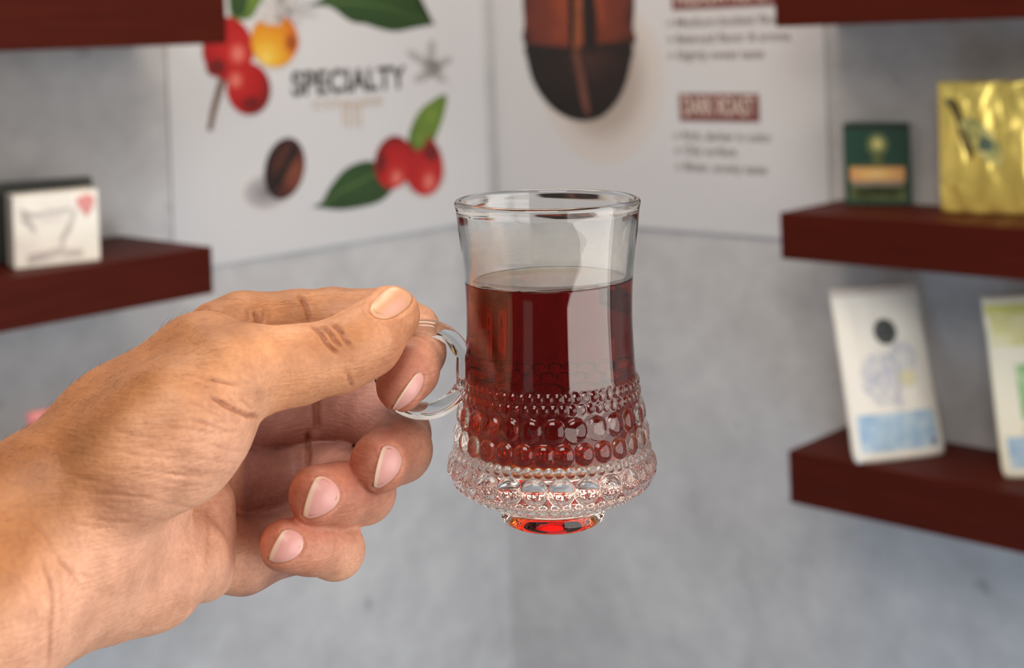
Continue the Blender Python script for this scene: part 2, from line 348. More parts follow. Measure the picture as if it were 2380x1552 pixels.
# ------------------------------------------------------------------ packs on the shelves
def packM(BL, BR):
    BL = np.array(BL); BR = np.array(BR); w = BR - BL; w = w / np.linalg.norm(w); c = (BL + BR) / 2
    return Matrix(((w[0], -w[1], 0, c[0]), (w[1], w[0], 0, c[1]), (0, 0, 1, c[2]), (0, 0, 0, 1)))     # x right, y away from camera, z up
def pouch(name, BL, BR, Wd, H, lean, t0, t1, m, label, cat, bulge=0.004, wrinkle=0.0, group=None, seed=0, topfold=None, round_=0.012):
    e = empty(name, packM(BL, BR)); tag(e, label, cat, group)
    rr = random.Random(seed)
    nu, nv = 28, 36
    ph = [(rr.uniform(0, 6.28), rr.uniform(4, 14), rr.uniform(-9, 9)) for _ in range(7)]
    def wr(u, v): return wrinkle * sum(math.sin(p + a * u + b * v + 1.7 * math.sin(3.1 * u * v + p)) ** 3 for p, a, b in ph) / 3
    def front(u, v):      # u -1..1, v 0..1
        edge = 1 - abs(u) ** 6
        corner = max(0.0, 1 - v / 0.06)
        hw = Wd / 2 * (1 - 0.03 * corner ** 2)
        b = bulge * (1 - u * u) * math.sin(math.pi * min(1, 0.12 + v * 0.88)) 
        y = lean * v - b + 0.004 * (1 - edge) + wr(u, v) * (1 - abs(u) ** 4) * (1 - abs(2 * v - 1) ** 6)
        return (u * hw, y, v * H + 0.0008)
    def back(u, v):
        x, y, z = front(u, v); t = t0 + (t1 - t0) * min(1, v * 1.08) ** 0.8
        yy = lean * v + t * (0.35 + 0.65 * (1 - abs(u) ** 8))
        return (x * 0.985, yy, z)
    V = []; Fc = []
    for j in range(nv + 1):
        for i in range(nu + 1): V.append(front(-1 + 2 * i / nu, j / nv))
    o = len(V)
    for j in range(nv + 1):
        for i in range(nu + 1): V.append(back(-1 + 2 * i / nu, j / nv))
    g = lambda i, j, s=0: s + j * (nu + 1) + i
    for j in range(nv):
        for i in range(nu):
            Fc.append((g(i, j), g(i + 1, j), g(i + 1, j + 1), g(i, j + 1))); Fc.append((g(i, j, o), g(i, j + 1, o), g(i + 1, j + 1, o), g(i + 1, j, o)))
    for j in range(nv):
        Fc.append((g(0, j), g(0, j + 1), g(0, j + 1, o), g(0, j, o))); Fc.append((g(nu, j), g(nu, j, o), g(nu, j + 1, o), g(nu, j + 1)))
    for i in range(nu):
        Fc.append((g(i, 0), g(i, 0, o), g(i + 1, 0, o), g(i + 1, 0))); Fc.append((g(i, nv), g(i + 1, nv), g(i + 1, nv, o), g(i, nv, o)))
    pydata('pouch_body', V, Fc, m, e, smooth=True)
    return e, front
def decal(name, front, pts, off, m, parent, n=10, label=None):
    """print on a pouch: polygon in (u,v) laid on its front surface"""
    P = np.array(pts); c = P.mean(0); V = []; Fc = []; rings = 8
    k = len(P)
    for r in range(rings + 1):
        for p in P:
            q = c + (p - c) * r / rings; x, y, z = front(q[0], q[1]); V.append((x, y - off, z))
    for r in range(rings):
        for i in range(k):
            a, b = r * k + i, r * k + (i + 1) % k
            Fc.append((a, b, b + k, a + k))
    o = pydata(name, V, Fc, m, parent, smooth=False, fix=False)
    if label: o['label'] = label
    return o
def rect(u0, v0, u1, v1, n=6):
    o = []
    for t in np.linspace(0, 1, n, endpoint=False): o.append((u0 + (u1 - u0) * t, v0))
    for t in np.linspace(0, 1, n, endpoint=False): o.append((u1, v0 + (v1 - v0) * t))
    for t in np.linspace(0, 1, n, endpoint=False): o.append((u1 - (u1 - u0) * t, v1))
    for t in np.linspace(0, 1, n, endpoint=False): o.append((u0, v1 - (v1 - v0) * t))
    return o
def mottled(name, c1, c2, c3, scale, rough=0.5):
    m = bpy.data.materials.new(name); m.use_nodes = True
    nt = m.node_tree; N = nt.nodes; L = nt.links; p = N['Principled BSDF']; p.inputs['Roughness'].default_value = rough
    tc = N.new('ShaderNodeTexCoord'); a = N.new('ShaderNodeTexNoise'); a.inputs['Scale'].default_value = scale; a.inputs['Detail'].default_value = 3
    L.new(tc.outputs['Object'], a.inputs['Vector']); cr = N.new('ShaderNodeValToRGB'); e = cr.color_ramp.elements
    e[0].position = 0.36; e[0].color = c1; e[1].position = 0.62; e[1].color = c3; k = e.new(0.5); k.color = c2
    L.new(a.outputs['Fac'], cr.inputs['Fac']); L.new(cr.outputs['Color'], p.inputs['Base Color'])
    return m
m_bagw = mat('white_bag_film', K(238, 235, 226), 0.4, var=0.02, scale=20)
m_bagc = mat('cream_green_bag_film', K(238, 236, 218), 0.4, var=0.02, scale=20)
m_flor = mottled('pale_blue_floral_ink', K(184, 188, 204), K(204, 206, 212), K(230, 228, 220), 150)
m_blue = mottled('sky_blue_ink', K(150, 184, 214), K(172, 200, 222), K(188, 210, 224), 60)
m_dot = mottled('charcoal_seal_ink', K(44, 48, 50), K(60, 66, 66), K(92, 96, 94), 260)
m_seal = mat('bag_top_seal', K(206, 196, 190), 0.45, var=0.03)
m_yelp = mottled('pale_yellow_ink', K(214, 212, 150), K(226, 224, 172), K(230, 228, 196), 40)
m_grnp = mottled('leaf_green_ink', K(140, 190, 130), K(160, 206, 150), K(186, 218, 168), 50)
m_limep = mat('lime_ink', K(206, 208, 118), 0.5)
m_pale = mat('pale_yellow_flower_ink', K(222, 216, 180), 0.5)

bagB, fB = pouch('coffee_bag', (0.400, 1.783, 0.910), (0.522, 1.813, 0.910), 0.122, 0.203, 0.058, 0.040, 0.008, m_bagw,
                 'white coffee bag with a round black seal and sky blue panel', 'coffee bag', group='pale coffee bags on the lower right shelf', seed=3, wrinkle=0.0006)
decal('printed_panel', fB, rect(-0.86, 0.055, 0.86, 0.27), 0.0006, m_blue, bagB, label='sky blue printed panel')
decal('printed_emblem', fB, ell(0.05, 0.735, 0.255, 0.075), 0.0008, m_dot, bagB, label='round black printed seal')
decal('printed_flower', fB, ell(-0.2, 0.47, 0.46, 0.15, 0), 0.0006, m_flor, bagB)
decal('printed_flower', fB, ell(0.35, 0.58, 0.3, 0.09, 0), 0.0008, m_flor, bagB)
decal('printed_flower', fB, ell(0.38, 0.46, 0.2, 0.05), 0.001, m_pale, bagB)
decal('printed_stem', fB, ell(0.06, 0.33, 0.12, 0.045), 0.0009, m_flor, bagB)
decal('top_seal', fB, rect(-0.99, 0.955, 0.99, 0.995), 0.0007, m_seal, bagB)
decal('printed_mark', fB, ell(0.74, 0.085, 0.06, 0.018), 0.001, mat('plum_ink', K(110, 100, 130), 0.5), bagB)
bagG, fG = pouch('coffee_bag', (0.558, 1.707, 0.910), (0.667, 1.716, 0.910), 0.112, 0.203, 0.05, 0.036, 0.008, m_bagc,
                 'cream coffee bag with a green printed panel, rightmost on the lower right shelf', 'coffee bag', group='pale coffee bags on the lower right shelf', seed=8, wrinkle=0.0005)
decal('printed_panel', fG, rect(-0.5, 0.31, 0.9, 0.62), 0.0006, m_grnp, bagG, label='leaf green printed panel')
decal('printed_panel', fG, rect(-0.9, 0.72, 0.9, 0.90), 0.0006, m_yelp, bagG)
decal('printed_band', fG, rect(-0.95, 0.90, 0.95, 0.955), 0.0006, m_limep, bagG, label='lime printed band')
decal('printed_band', fG, rect(-0.5, 0.245, 0.9, 0.275), 0.0006, m_limep, bagG)
decal('printed_panel', fG, rect(-0.86, 0.05, 0.86, 0.225), 0.0006, m_blue, bagG, label='pale blue printed panel')
decal('printed_emblem', fG, ell(0.1, 0.735, 0.26, 0.075), 0.0009, mottled('plum_seal_ink', K(70, 48, 62), K(92, 66, 80), K(120, 90, 100), 200), bagG)

m_gold = bpy.data.materials.new('gold_foil'); m_gold.use_nodes = True
def build_gold(m):
    nt = m.node_tree; N = nt.nodes; L = nt.links; p = N['Principled BSDF']
    p.inputs['Base Color'].default_value = K(252, 230, 126); p.inputs['Metallic'].default_value = 0.55; p.inputs['Roughness'].default_value = 0.28
    tc = N.new('ShaderNodeTexCoord'); a = N.new('ShaderNodeTexNoise'); a.inputs['Scale'].default_value = 14; a.inputs['Detail'].default_value = 1.5; a.inputs['Distortion'].default_value = 1.2
    L.new(tc.outputs['Object'], a.inputs['Vector']); bp = N.new('ShaderNodeBump'); bp.inputs['Strength'].default_value = 0.7; bp.inputs['Distance'].default_value = 0.006
    L.new(a.outputs['Fac'], bp.inputs['Height']); L.new(bp.outputs['Normal'], p.inputs['Normal'])
build_gold(m_gold)
pg, fg = pouch('foil_pouch', (0.522, 1.787, 1.212), (0.609, 1.736, 1.212), 0.116, 0.160, 0.006, 0.030, 0.012, m_gold,
               'shiny crumpled gold foil pouch standing on the right shelf beside the green box', 'pouch', bulge=0.008, wrinkle=0.0052, seed=12)
m_dkgreen = mat('dark_green_ink_on_foil', K(50, 78, 60), 0.4, var=0.2, scale=120)
m_sage = mottled('sage_ink_on_foil', K(120, 140, 96), K(186, 182, 110), K(214, 206, 130), 90)
decal('printed_eye', fg, catmull([(-0.5, 0.68), (-0.2, 0.72), (0.12, 0.62), (0.36, 0.44), (0.30, 0.36), (0.05, 0.40), (-0.25, 0.50)]), 0.0012, m_sage, pg, label='sage green printed eye outline')
decal('printed_pupil', fg, ell(0.02, 0.53, 0.13, 0.055), 0.0016, m_dkgreen, pg)
decal('printed_brow', fg, catmull([(-0.84, 0.86), (-0.62, 0.86), (-0.44, 0.72), (-0.26, 0.46), (-0.36, 0.43), (-0.54, 0.62), (-0.68, 0.78)]), 0.0012, mat('olive_ink', K(96, 84, 34), 0.4), pg)

def carton(name, BL, BR, H, D, m, label, cat, lean=0.0):
    M = packM(BL, BR); w = float(np.linalg.norm(np.array(BR) - np.array(BL)))
    e = empty(name, M); tag(e, label, cat)
    b = box('carton', -w / 2, w / 2, 0, D, 0, H, m, e, bev=0.0012)
    box('lid_flap', -w / 2 + 0.0005, w / 2 - 0.0005, 0.0008, D - 0.001, H, H + 0.0008, m, e)
    return e, w
def face(name, e, w, H, pts, off, m, label=None):
    V = [(u * w / 2, -off, v * H) for u, v in pts]
    k = len(V); V2 = V + [(x, y + off * 0.9, z) for x, y, z in V]
    Fc = [tuple(range(k)), tuple(range(2 * k - 1, k - 1, -1))] + [(i, (i + 1) % k, k + (i + 1) % k, k + i) for i in range(k)]
    o = pydata(name, V2, Fc, m, e)
    if label: o['label'] = label
    return o
m_green = mat('dark_green_card', K(40, 78, 66), 0.45, var=0.1, scale=20)
gb, gw = carton('tea_box', (0.426, 1.906, 1.212), (0.504, 1.877, 1.212), 0.105, 0.045, m_green, 'dark green carton with a round gold emblem on the right shelf', 'box')
m_sun = radial_mat('gold_emblem_ink', [(0.0, K(244, 236, 170)), (0.2, K(226, 220, 140)), (0.45, K(150, 160, 100)), (0.5, K(110, 130, 88))], noise=0.05, upright=True)
m_dunes = radial_mat('sunset_ink', [(0.0, K(250, 232, 196)), (0.3, K(240, 200, 120)), (0.6, K(226, 170, 116))], (0.5, 0.5), noise=0.15, upright=True)
m_ol = mottled('olive_panel_ink', K(64, 78, 44), K(84, 100, 58), K(110, 118, 78), 60)
face('printed_emblem', gb, gw, 0.105, ell(0.05, 0.75, 0.33, 0.14), 0.0006, mat('olive_ring_ink', K(112, 128, 84), 0.5), 'olive ring of the printed emblem')
face('printed_emblem', gb, gw, 0.105, ell(0.05, 0.755, 0.22, 0.095), 0.0009, m_sun)
face('printed_stem', gb, gw, 0.105, catmull([(-0.12, 0.62), (-0.10, 0.54), (-0.3, 0.48), (0.4, 0.48), (0.2, 0.54), (0.22, 0.62)]), 0.0008, m_ol)
face('printed_panel', gb, gw, 0.105, rect(-0.84, 0.06, 0.86, 0.50, 2), 0.0006, m_ol)
face('printed_band', gb, gw, 0.105, rect(-0.82, 0.30, 0.84, 0.47, 2), 0.0011, m_dunes, 'orange and cream sunset band')
face('printed_band', gb, gw, 0.105, rect(-0.78, 0.24, 0.8, 0.30, 2), 0.0011, mat('mauve_ink', K(150, 140, 128), 0.5))
face('printed_band', gb, gw, 0.105, catmull([(-0.6, 0.2), (0, 0.22), (0.6, 0.2), (0.6, 0.15), (0, 0.13), (-0.6, 0.15)]), 0.0011, mat('deep_olive_ink', K(46, 54, 30), 0.5))
face('top_edge_band', gb, gw, 0.105, rect(-0.985, 0.94, 0.985, 0.995, 2), 0.0005, mat('near_black_green', K(38, 48, 38), 0.5))

m_whitec = mottled('white_card', K(232, 226, 220), K(244, 242, 232), K(250, 247, 238), 26)
wb, ww = carton('tea_box', (-0.560, 1.621, 1.210), (-0.478, 1.667, 1.210), 0.080, 0.042, m_whitec, 'small white carton with a pink heart on the left shelf', 'box')
m_pink = mat('pink_heart_ink', K(226, 148, 144), 0.5, var=0.05)
m_bush = mottled('faint_grey_ink', K(186, 176, 172), K(202, 194, 190), K(220, 214, 208), 40)
face('printed_heart', wb, ww, 0.08, catmull([(0.6, 0.93), (0.70, 0.96), (0.84, 0.93), (0.9, 0.86), (0.74, 0.66), (0.66, 0.68), (0.5, 0.82), (0.48, 0.91)]), 0.0008, m_pink, 'pink printed heart')
face('printed_scroll', wb, ww, 0.08, stroke([(-0.85, 0.8), (-0.55, 0.72), (-0.2, 0.74), (0.35, 0.78), (0.45, 0.7)], 0.08, 0.05), 0.0006, m_bush)
face('printed_scroll', wb, ww, 0.08, stroke([(0.42, 0.72), (0.28, 0.5), (0.12, 0.36), (0.14, 0.18)], 0.14, 0.1), 0.0006, m_bush)
face('printed_scroll', wb, ww, 0.08, stroke([(-0.8, 0.72), (-0.6, 0.6), (-0.5, 0.5)], 0.12, 0.08), 0.0009, m_bush)
face('printed_scroll', wb, ww, 0.08, stroke([(-0.7, 0.12), (0, 0.2), (0.6, 0.14)], 0.12, 0.08), 0.0009, m_bush)
db, dw = carton('tea_box', (-0.618, 1.660, 1.210), (-0.500, 1.722, 1.210), 0.089, 0.03, mat('dark_green_black_card', K(40, 44, 38), 0.5, var=0.15, scale=12), 'dark carton half hidden behind the small white box', 'box')
pp, fp = pouch('foil_pouch', (-0.530, 1.562, 0.908), (-0.500, 1.582, 0.908), 0.034, 0.153, 0.01, 0.03, 0.01, mat('rose_film', K(214, 128, 126), 0.45, var=0.06), 'rose pink pouch peeking out over the forearm at the far left', 'pouch', seed=5, wrinkle=0.001)
#HAND_MUG
# ------------------------------------------------------------------ glass mug, tea (held 42 cm in front of the viewer)
D0 = 0.425
def HP(px, py, w=0.0):
    """a point w metres nearer than the mug's axis, seen at px,py"""
    return CP + ray(px, py) * (D0 - w)
MMPX = D0 / F
base_pt = Vector(HP(1285, 1204)); top_pt = Vector(HP(1272, 467))
zax = (top_pt - base_pt).normalized(); yax = Vector((0, 1, 0)); xax = yax.cross(zax).normalized(); yax = zax.cross(xax)
MM = Matrix(((xax[0], yax[0], zax[0], base_pt[0]), (xax[1], yax[1], zax[1], base_pt[1]), (xax[2], yax[2], zax[2], base_pt[2]), (0, 0, 0, 1)))
HM = (top_pt - base_pt).length
def zpx(py): return (1204 - py) / (1204 - 467) * HM
def hermite(tab, z):
    zs = np.array([t[0] for t in tab]); rs = np.array([t[1] for t in tab]); n = len(zs)
    m = np.zeros(n); d = np.diff(rs) / np.diff(zs); m[1:-1] = (d[:-1] + d[1:]) / 2; m[0] = d[0]; m[-1] = d[-1]
    i = np.clip(np.searchsorted(zs, z) - 1, 0, n - 2); h = zs[i + 1] - zs[i]; t = np.clip((z - zs[i]) / h, 0, 1)
    return (2*t**3-3*t**2+1)*rs[i] + (t**3-2*t**2+t)*h*m[i] + (-2*t**3+3*t**2)*rs[i+1] + (t**3-t**2)*h*m[i+1]
px = MMPX
OUT = [(zpx(y), r * px) for y, r in ((1168, 122), (1160, 133), (1145, 168), (1128, 203), (1112, 224), (1092, 232), (1070, 233), (1040, 227), (1000, 219), (950, 210), (900, 203), (850, 198), (800, 195), (740, 193), (680, 194), (620, 198), (560, 205), (510, 211), (480, 214))]
INN = [(zpx(y), r * px) for y, r in ((1070, 140), (1050, 168), (1020, 185), (980, 190), (930, 189), (880, 185), (820, 181), (740, 177), (680, 178), (620, 182), (560, 189), (510, 196), (480, 199))]
bead_rows = [(880, 60, 10.8, 6.0), (904, 60, 10.8, 6.0), (947, 26, 25, 10.0), (997, 30, 22, 9.5), (1034, 60, 10.5, 5.5), (1074, 25, 27, 10.5), (1112, 54, 10.5, 4.5), (1131, 48, 10, 4.5), (1147, 42, 9, 4.0)]   # centre height (px), count, bead radius (px), how far it stands proud (px)
def beads(th, z, r):
    d = np.zeros_like(r)
    for k, (yc, n, br, h) in enumerate(bead_rows):
        zc = zpx(yc); R = float(hermite(OUT, np.array([zc]))[0]); b = br * px; hh = h * px
        off = (k % 2) * math.pi / n
        ph = ((th + off) * n / (2 * math.pi)) % 1.0 - 0.5
        da = ph * (2 * math.pi / n) * R
        slope = 1.0 if yc < 1080 else 1.45
        q = (da / b) ** 2 + ((z - zc) * slope / b) ** 2
        cap = np.where(q < 1, hh * np.sqrt(np.clip(1 - q, 0, 1)) , 0)
        ring = hh * 0.0
        d = np.maximum(d, cap + ring)
    return d
m_glass = bpy.data.materials.new('clear_glass'); m_glass.use_nodes = True
def build_glass(m):
    nt = m.node_tree; N = nt.nodes; L = nt.links; N.remove(N['Principled BSDF']); g = N.new('ShaderNodeBsdfGlass')
    g.inputs['IOR'].default_value = 1.5; g.inputs['Roughness'].default_value = 0.0; g.inputs['Color'].default_value = (0.985, 0.99, 0.99, 1)
    L.new(g.outputs[0], N['Material Output'].inputs['Surface'])
build_glass(m_glass)
# body: one revolved surface, outside up, over the rim, down the inside
NT = 600
z_b0, z_b1 = zpx(1160), zpx(866)
zs_bead = np.arange(z_b0, z_b1, 0.00038)
prof = [(0.0, 0.004, 0), (118 * px * 0.55, 0.0032, 0), (96 * px, 0.0012, 0), (106 * px, 0.0002, 0), (113 * px, 0.0, 0), (119 * px, 0.0006, 0), (121 * px, 0.0018, 0), (119 * px, 0.0032, 0), (117 * px, 0.0042, 0), (120 * px, zpx(1164), 0)]
prof += [(float(hermite(OUT, np.array([z]))[0]), float(z), 1) for z in zs_bead]
prof += [(float(hermite(OUT, np.array([z]))[0]), float(z), 0) for z in np.linspace(z_b1 + 0.0006, zpx(482), 44)]
zr = zpx(470); rc = 207.5 * px; rb = 9.5 * px
prof += [(rc + rb * math.cos(a), zr + rb * math.sin(a), 0) for a in np.linspace(-0.2, math.pi + 0.2, 12)]
prof += [(float(hermite(INN, np.array([z]))[0]), float(z), 0) for z in np.linspace(zpx(484), zpx(1070), 60)]
zf = zpx(1070)
prof += [(140 * px * math.cos(a), zf - 16 * px * math.sin(a), 0) for a in np.linspace(0.15, math.pi / 2, 9)]
def revolve(prof, nt, use_beads=False):
    r = np.array([p[0] for p in prof]); z = np.array([p[1] for p in prof]); fl = np.array([p[2] for p in prof])
    th = np.linspace(0, 2 * math.pi, nt, endpoint=False)
    RR, TT = np.meshgrid(r, th, indexing='ij'); ZZ = np.repeat(z[:, None], nt, 1)
    Zo = ZZ.copy()
    if use_beads:
        d = beads(TT, ZZ, RR) * fl[:, None]
        dr = np.gradient(r); dz = np.gradient(z); ln = np.hypot(dr, dz) + 1e-12
        RR = RR + d * (dz / ln)[:, None]; Zo = ZZ - d * (dr / ln)[:, None]
    V = np.stack([RR * np.cos(TT), RR * np.sin(TT), Zo], -1).reshape(-1, 3)
    n = len(r); I = np.arange(n - 1)[:, None] * nt; J = np.arange(nt)[None, :]; J2 = (J + 1) % nt
    Q = np.stack([I + J, I + J2, I + nt + J2, I + nt + J], -1).reshape(-1, 4)
    return V, Q
def fastmesh(name, V, Q, m, parent=None, smooth=True):
    me = bpy.data.meshes.new(name); me.vertices.add(len(V)); me.vertices.foreach_set('co', np.asarray(V, dtype=np.float32).ravel())
    k = Q.shape[1]
    me.loops.add(Q.size); me.loops.foreach_set('vertex_index', Q.ravel().astype(np.int32))
    me.polygons.add(len(Q)); me.polygons.foreach_set('loop_start', np.arange(0, Q.size, k, dtype=np.int32))
    me.update(calc_edges=True); me.validate()
    return link(name, me, m, parent, smooth)
mug = empty('glass_mug', MM); tag(mug, 'clear glass tea mug with a beaded lower half, held up in the centre', 'mug')
V, Q = revolve(prof, NT, True)
body = fastmesh('mug_body', V, Q, m_glass, mug)
bm = bmesh.new(); bm.from_mesh(body.data); bmesh.ops.remove_doubles(bm, verts=[v for v in bm.verts if math.hypot(v.co.x, v.co.y) < 1e-6], dist=1e-5); bmesh.ops.recalc_face_normals(bm, faces=bm.faces); bm.to_mesh(body.data); bm.free()
# handle: a closed ring whose right side melts into the wall
def mugpt(pxx, pyy, w=0.0):
    return MM.inverted() @ Vector(HP(pxx, pyy, w))
ringV = []; NR_, NS_ = 96, 20
for i in range(NR_):
    a = 2 * math.pi * i / NR_
    cxp = 985 + 98 * math.cos(a); cyp = 858 - 97 * math.sin(a)
    tx = math.cos(a); ty = math.sin(a)
    cl = min(cxp, 1075)
    c = mugpt(cl, cyp)
    rad = (mugpt(cl + 10 * tx, cyp - 10 * ty) - c).normalized()
    if cxp > 1075: pass
    k = 1 + 0.35 * max(0, math.cos(a)) ** 4
    for j in range(NS_):
        b = 2 * math.pi * j / NS_
        sx = abs(math.cos(b)) ** 0.8 * math.copysign(1, math.cos(b)); sy = abs(math.sin(b)) ** 0.8 * math.copysign(1, math.sin(b))
        ringV.append(c + rad * (19.0 * px * sx * (0.8 if cxp > 1075 else 1)) + Vector((0, 1, 0)) * (26 * px * sy * k))
Qr = np.array([[i * NS_ + j, ((i + 1) % NR_) * NS_ + j, ((i + 1) % NR_) * NS_ + (j + 1) % NS_, i * NS_ + (j + 1) % NS_] for i in range(NR_) for j in range(NS_)])
hd = fastmesh('handle', np.array([tuple(v) for v in ringV]), Qr, m_glass, mug)
bm = bmesh.new(); bm.from_mesh(hd.data); bmesh.ops.recalc_face_normals(bm, faces=bm.faces); bm.to_mesh(hd.data); bm.free()
# condensation on the inner wall above the tea
m_fog = bpy.data.materials.new('condensation'); m_fog.use_nodes = True
def build_fog(m):
    nt = m.node_tree; N = nt.nodes; L = nt.links; N.remove(N['Principled BSDF'])
    tr = N.new('ShaderNodeBsdfTransparent'); df = N.new('ShaderNodeBsdfDiffuse'); tl = N.new('ShaderNodeBsdfTranslucent'); a1 = N.new('ShaderNodeMixShader'); a1.inputs[0].default_value = 0.4
    df.inputs[0].default_value = (0.9, 0.9, 0.88, 1); tl.inputs[0].default_value = (0.9, 0.9, 0.88, 1)
    L.new(df.outputs[0], a1.inputs[1]); L.new(tl.outputs[0], a1.inputs[2])
    tc = N.new('ShaderNodeTexCoord'); no = N.new('ShaderNodeTexNoise'); no.inputs['Scale'].default_value = 55; no.inputs['Detail'].default_value = 7; L.new(tc.outputs['Object'], no.inputs['Vector'])
    sx = N.new('ShaderNodeSeparateXYZ'); L.new(tc.outputs['Generated'], sx.inputs[0])
    cr = N.new('ShaderNodeValToRGB'); e = cr.color_ramp.elements; e[0].position = 0.0; e[0].color = (.8, .8, .8, 1); e[1].position = 1.0; e[1].color = (0, 0, 0, 1); k = e.new(0.45); k.color = (.62, .62, .62, 1)
    L.new(sx.outputs['Z'], cr.inputs['Fac'])
    r2 = N.new('ShaderNodeValToRGB'); r2.color_ramp.elements[0].position = 0.28; r2.color_ramp.elements[0].color = (.35, .35, .35, 1); r2.color_ramp.elements[1].position = 0.72
    L.new(no.outputs['Fac'], r2.inputs['Fac'])
    mu = N.new('ShaderNodeMath'); mu.operation = 'MULTIPLY'; L.new(cr.outputs['Color'], mu.inputs[0]); L.new(r2.outputs['Color'], mu.inputs[1])
    mx = N.new('ShaderNodeMixShader'); L.new(mu.outputs[0], mx.inputs[0]); L.new(tr.outputs[0], mx.inputs[1]); L.new(a1.outputs[0], mx.inputs[2]); L.new(mx.outputs[0], N['Material Output'].inputs['Surface'])
build_fog(m_fog)
V, Q = revolve([(float(hermite(INN, np.array([z]))[0]) - 0.00012, float(z), 0) for z in np.linspace(zpx(634), zpx(500), 24)], 128)
fastmesh('condensation', V, Q, m_fog, mug)['label'] = 'patchy white condensation on the inner glass'
# tea: dark liquid filling the inside, its surface level with the world
m_tea = bpy.data.materials.new('black_tea'); m_tea.use_nodes = True
def build_tea(m):
    nt = m.node_tree; N = nt.nodes; L = nt.links; N.remove(N['Principled BSDF']); g = N.new('ShaderNodeBsdfGlass')
    g.inputs['IOR'].default_value = 1.33; g.inputs['Roughness'].default_value = 0.0; g.inputs['Color'].default_value = (1, 1, 1, 1)
    L.new(g.outputs[0], N['Material Output'].inputs['Surface'])
    v = N.new('ShaderNodeVolumeAbsorption'); a = (32, 155, 520); dd = 520.0
    v.inputs['Density'].default_value = dd; v.inputs['Color'].default_value = (1 - a[0] / dd, 1 - a[1] / dd, 1 - a[2] / dd, 1)
    L.new(v.outputs[0], N['Material Output'].inputs['Volume'])
build_tea(m_tea)
z_t = zpx(645)
tp = [(0.0, zf - 16 * px - 0.00005)] + [(140 * px * math.cos(a) + 0.00005, zf - 16 * px * math.sin(a) - 0.00005) for a in np.linspace(math.pi / 2 - 0.1, 0.15, 9)]
tp += [(float(hermite(INN, np.array([z]))[0]) + 0.00006, float(z)) for z in np.linspace(zpx(1068), z_t - 0.0006, 50)]
rt = float(hermite(INN, np.array([z_t]))[0])
tp += [(rt + 0.00006, z_t), (rt - 0.0004, z_t - 0.0004), (rt - 0.0012, z_t - 0.0007), (rt * 0.6, z_t - 0.0008), (0.0, z_t - 0.0008)]
V, Q = revolve([(a, b, 0) for a, b in tp], 160)
upz = MM.to_3x3().transposed() @ Vector((0, 0, 1))
sel = V[:, 2] > z_t - 0.0014
V[sel, 2] += -(V[sel, 0] * upz.x + V[sel, 1] * upz.y) / upz.z
tea = fastmesh('tea', V, Q, m_tea); tea.matrix_world = MM
bm = bmesh.new(); bm.from_mesh(tea.data); bmesh.ops.remove_doubles(bm, verts=[v for v in bm.verts if math.hypot(v.co.x, v.co.y) < 1e-6], dist=1e-5); bmesh.ops.recalc_face_normals(bm, faces=bm.faces); bm.to_mesh(tea.data); bm.free()
tag(tea, 'dark red-brown tea filling the glass mug three quarters high', 'tea')

# ------------------------------------------------------------------ the hand: one continuous surface grown from a distance field
HX = np.array([*CR]); HU = np.array([*CU]); HZ = np.array([0, -1.0, 0]); HO = CP + np.array([0, 1, 0]) * D0
def hl(px_, py_, w):      # px,py and nearness w (mm) -> hand-local mm
    d = 425.0 - w
    return np.array([(px_ - CX) / F * d, -(py_ - CY) / F * d, w])
def cap(a, b): # prim: two (px,py,w,rpx)
    A = hl(*a[:3]); B_ = hl(*b[:3]); ra = a[3] / F * (425 - a[2]); rb_ = b[3] / F * (425 - b[2])
    return (A, B_, ra, rb_)
def chain(pts): return [cap(pts[i], pts[i + 1]) for i in range(len(pts) - 1)]
def sd(P, c):
    A, B_, ra, rb_ = c; ab = B_ - A; t = np.clip(((P - A) @ ab) / (ab @ ab), 0, 1)
    return np.linalg.norm(P - A - t[..., None] * ab, axis=-1) - (ra + (rb_ - ra) * t)
def smin(a, b, k):
    h = np.maximum(k - np.abs(a - b), 0) / k
    return np.minimum(a, b) - h * h * k * 0.25
def grp(P, caps, k):
    d = sd(P, caps[0])
    for c in caps[1:]: d = smin(d, sd(P, c), k)
    return d
# forearm and palm
ARM = chain([(-1150, 2100, 120, 250), (-500, 1610, 98, 215), (-120, 1322, 76, 162), (86, 1175, 60, 150), (286, 1022, 44, 148), (470, 862, 34, 138)])
ARM += chain([(-900, 2250, 112, 240), (-300, 1720, 92, 185), (0, 1462, 74, 140), (165, 1382, 56, 114), (350, 1340, 36, 110)])
ARM += chain([(-600, 1900, 105, 230), (-60, 1430, 80, 170), (180, 1250, 56, 160), (300, 1150, 36, 150)])
ARM += chain([(330, 1170, 10, 130), (420, 1180, -10, 95)])
ARM += chain([(286, 1018, 40, 140), (460, 900, 6, 118), (535, 775, -4, 76)])
PAD = chain([(250, 1376, 44, 109), (350, 1341, 36, 110), (430, 1298, 24, 100)]) + chain([(463, 1125, -2, 70), (468, 1180, 6, 70), (470, 1240, 12, 70), (456, 1308, 18, 82)]) + chain([(454, 1312, 16, 84), (480, 1330, 14, 62)]) + chain([(350, 1322, 34, 106), (452, 1180, 6, 72)])
THEN = chain([(180, 1150, 58, 135), (330, 1055, 60, 144), (415, 985, 57, 150), (505, 895, 48, 112), (582, 862, 40, 96)]) + chain([(330, 1055, 60, 146), (412, 1040, 58, 122), (455, 985, 52, 130)])
THUMB = chain([(520, 880, 46, 106), (590, 862, 40, 97), (690, 848, 36, 86), (790, 825, 30, 80), (850, 792, 24, 79), (907, 733, 15, 69)])
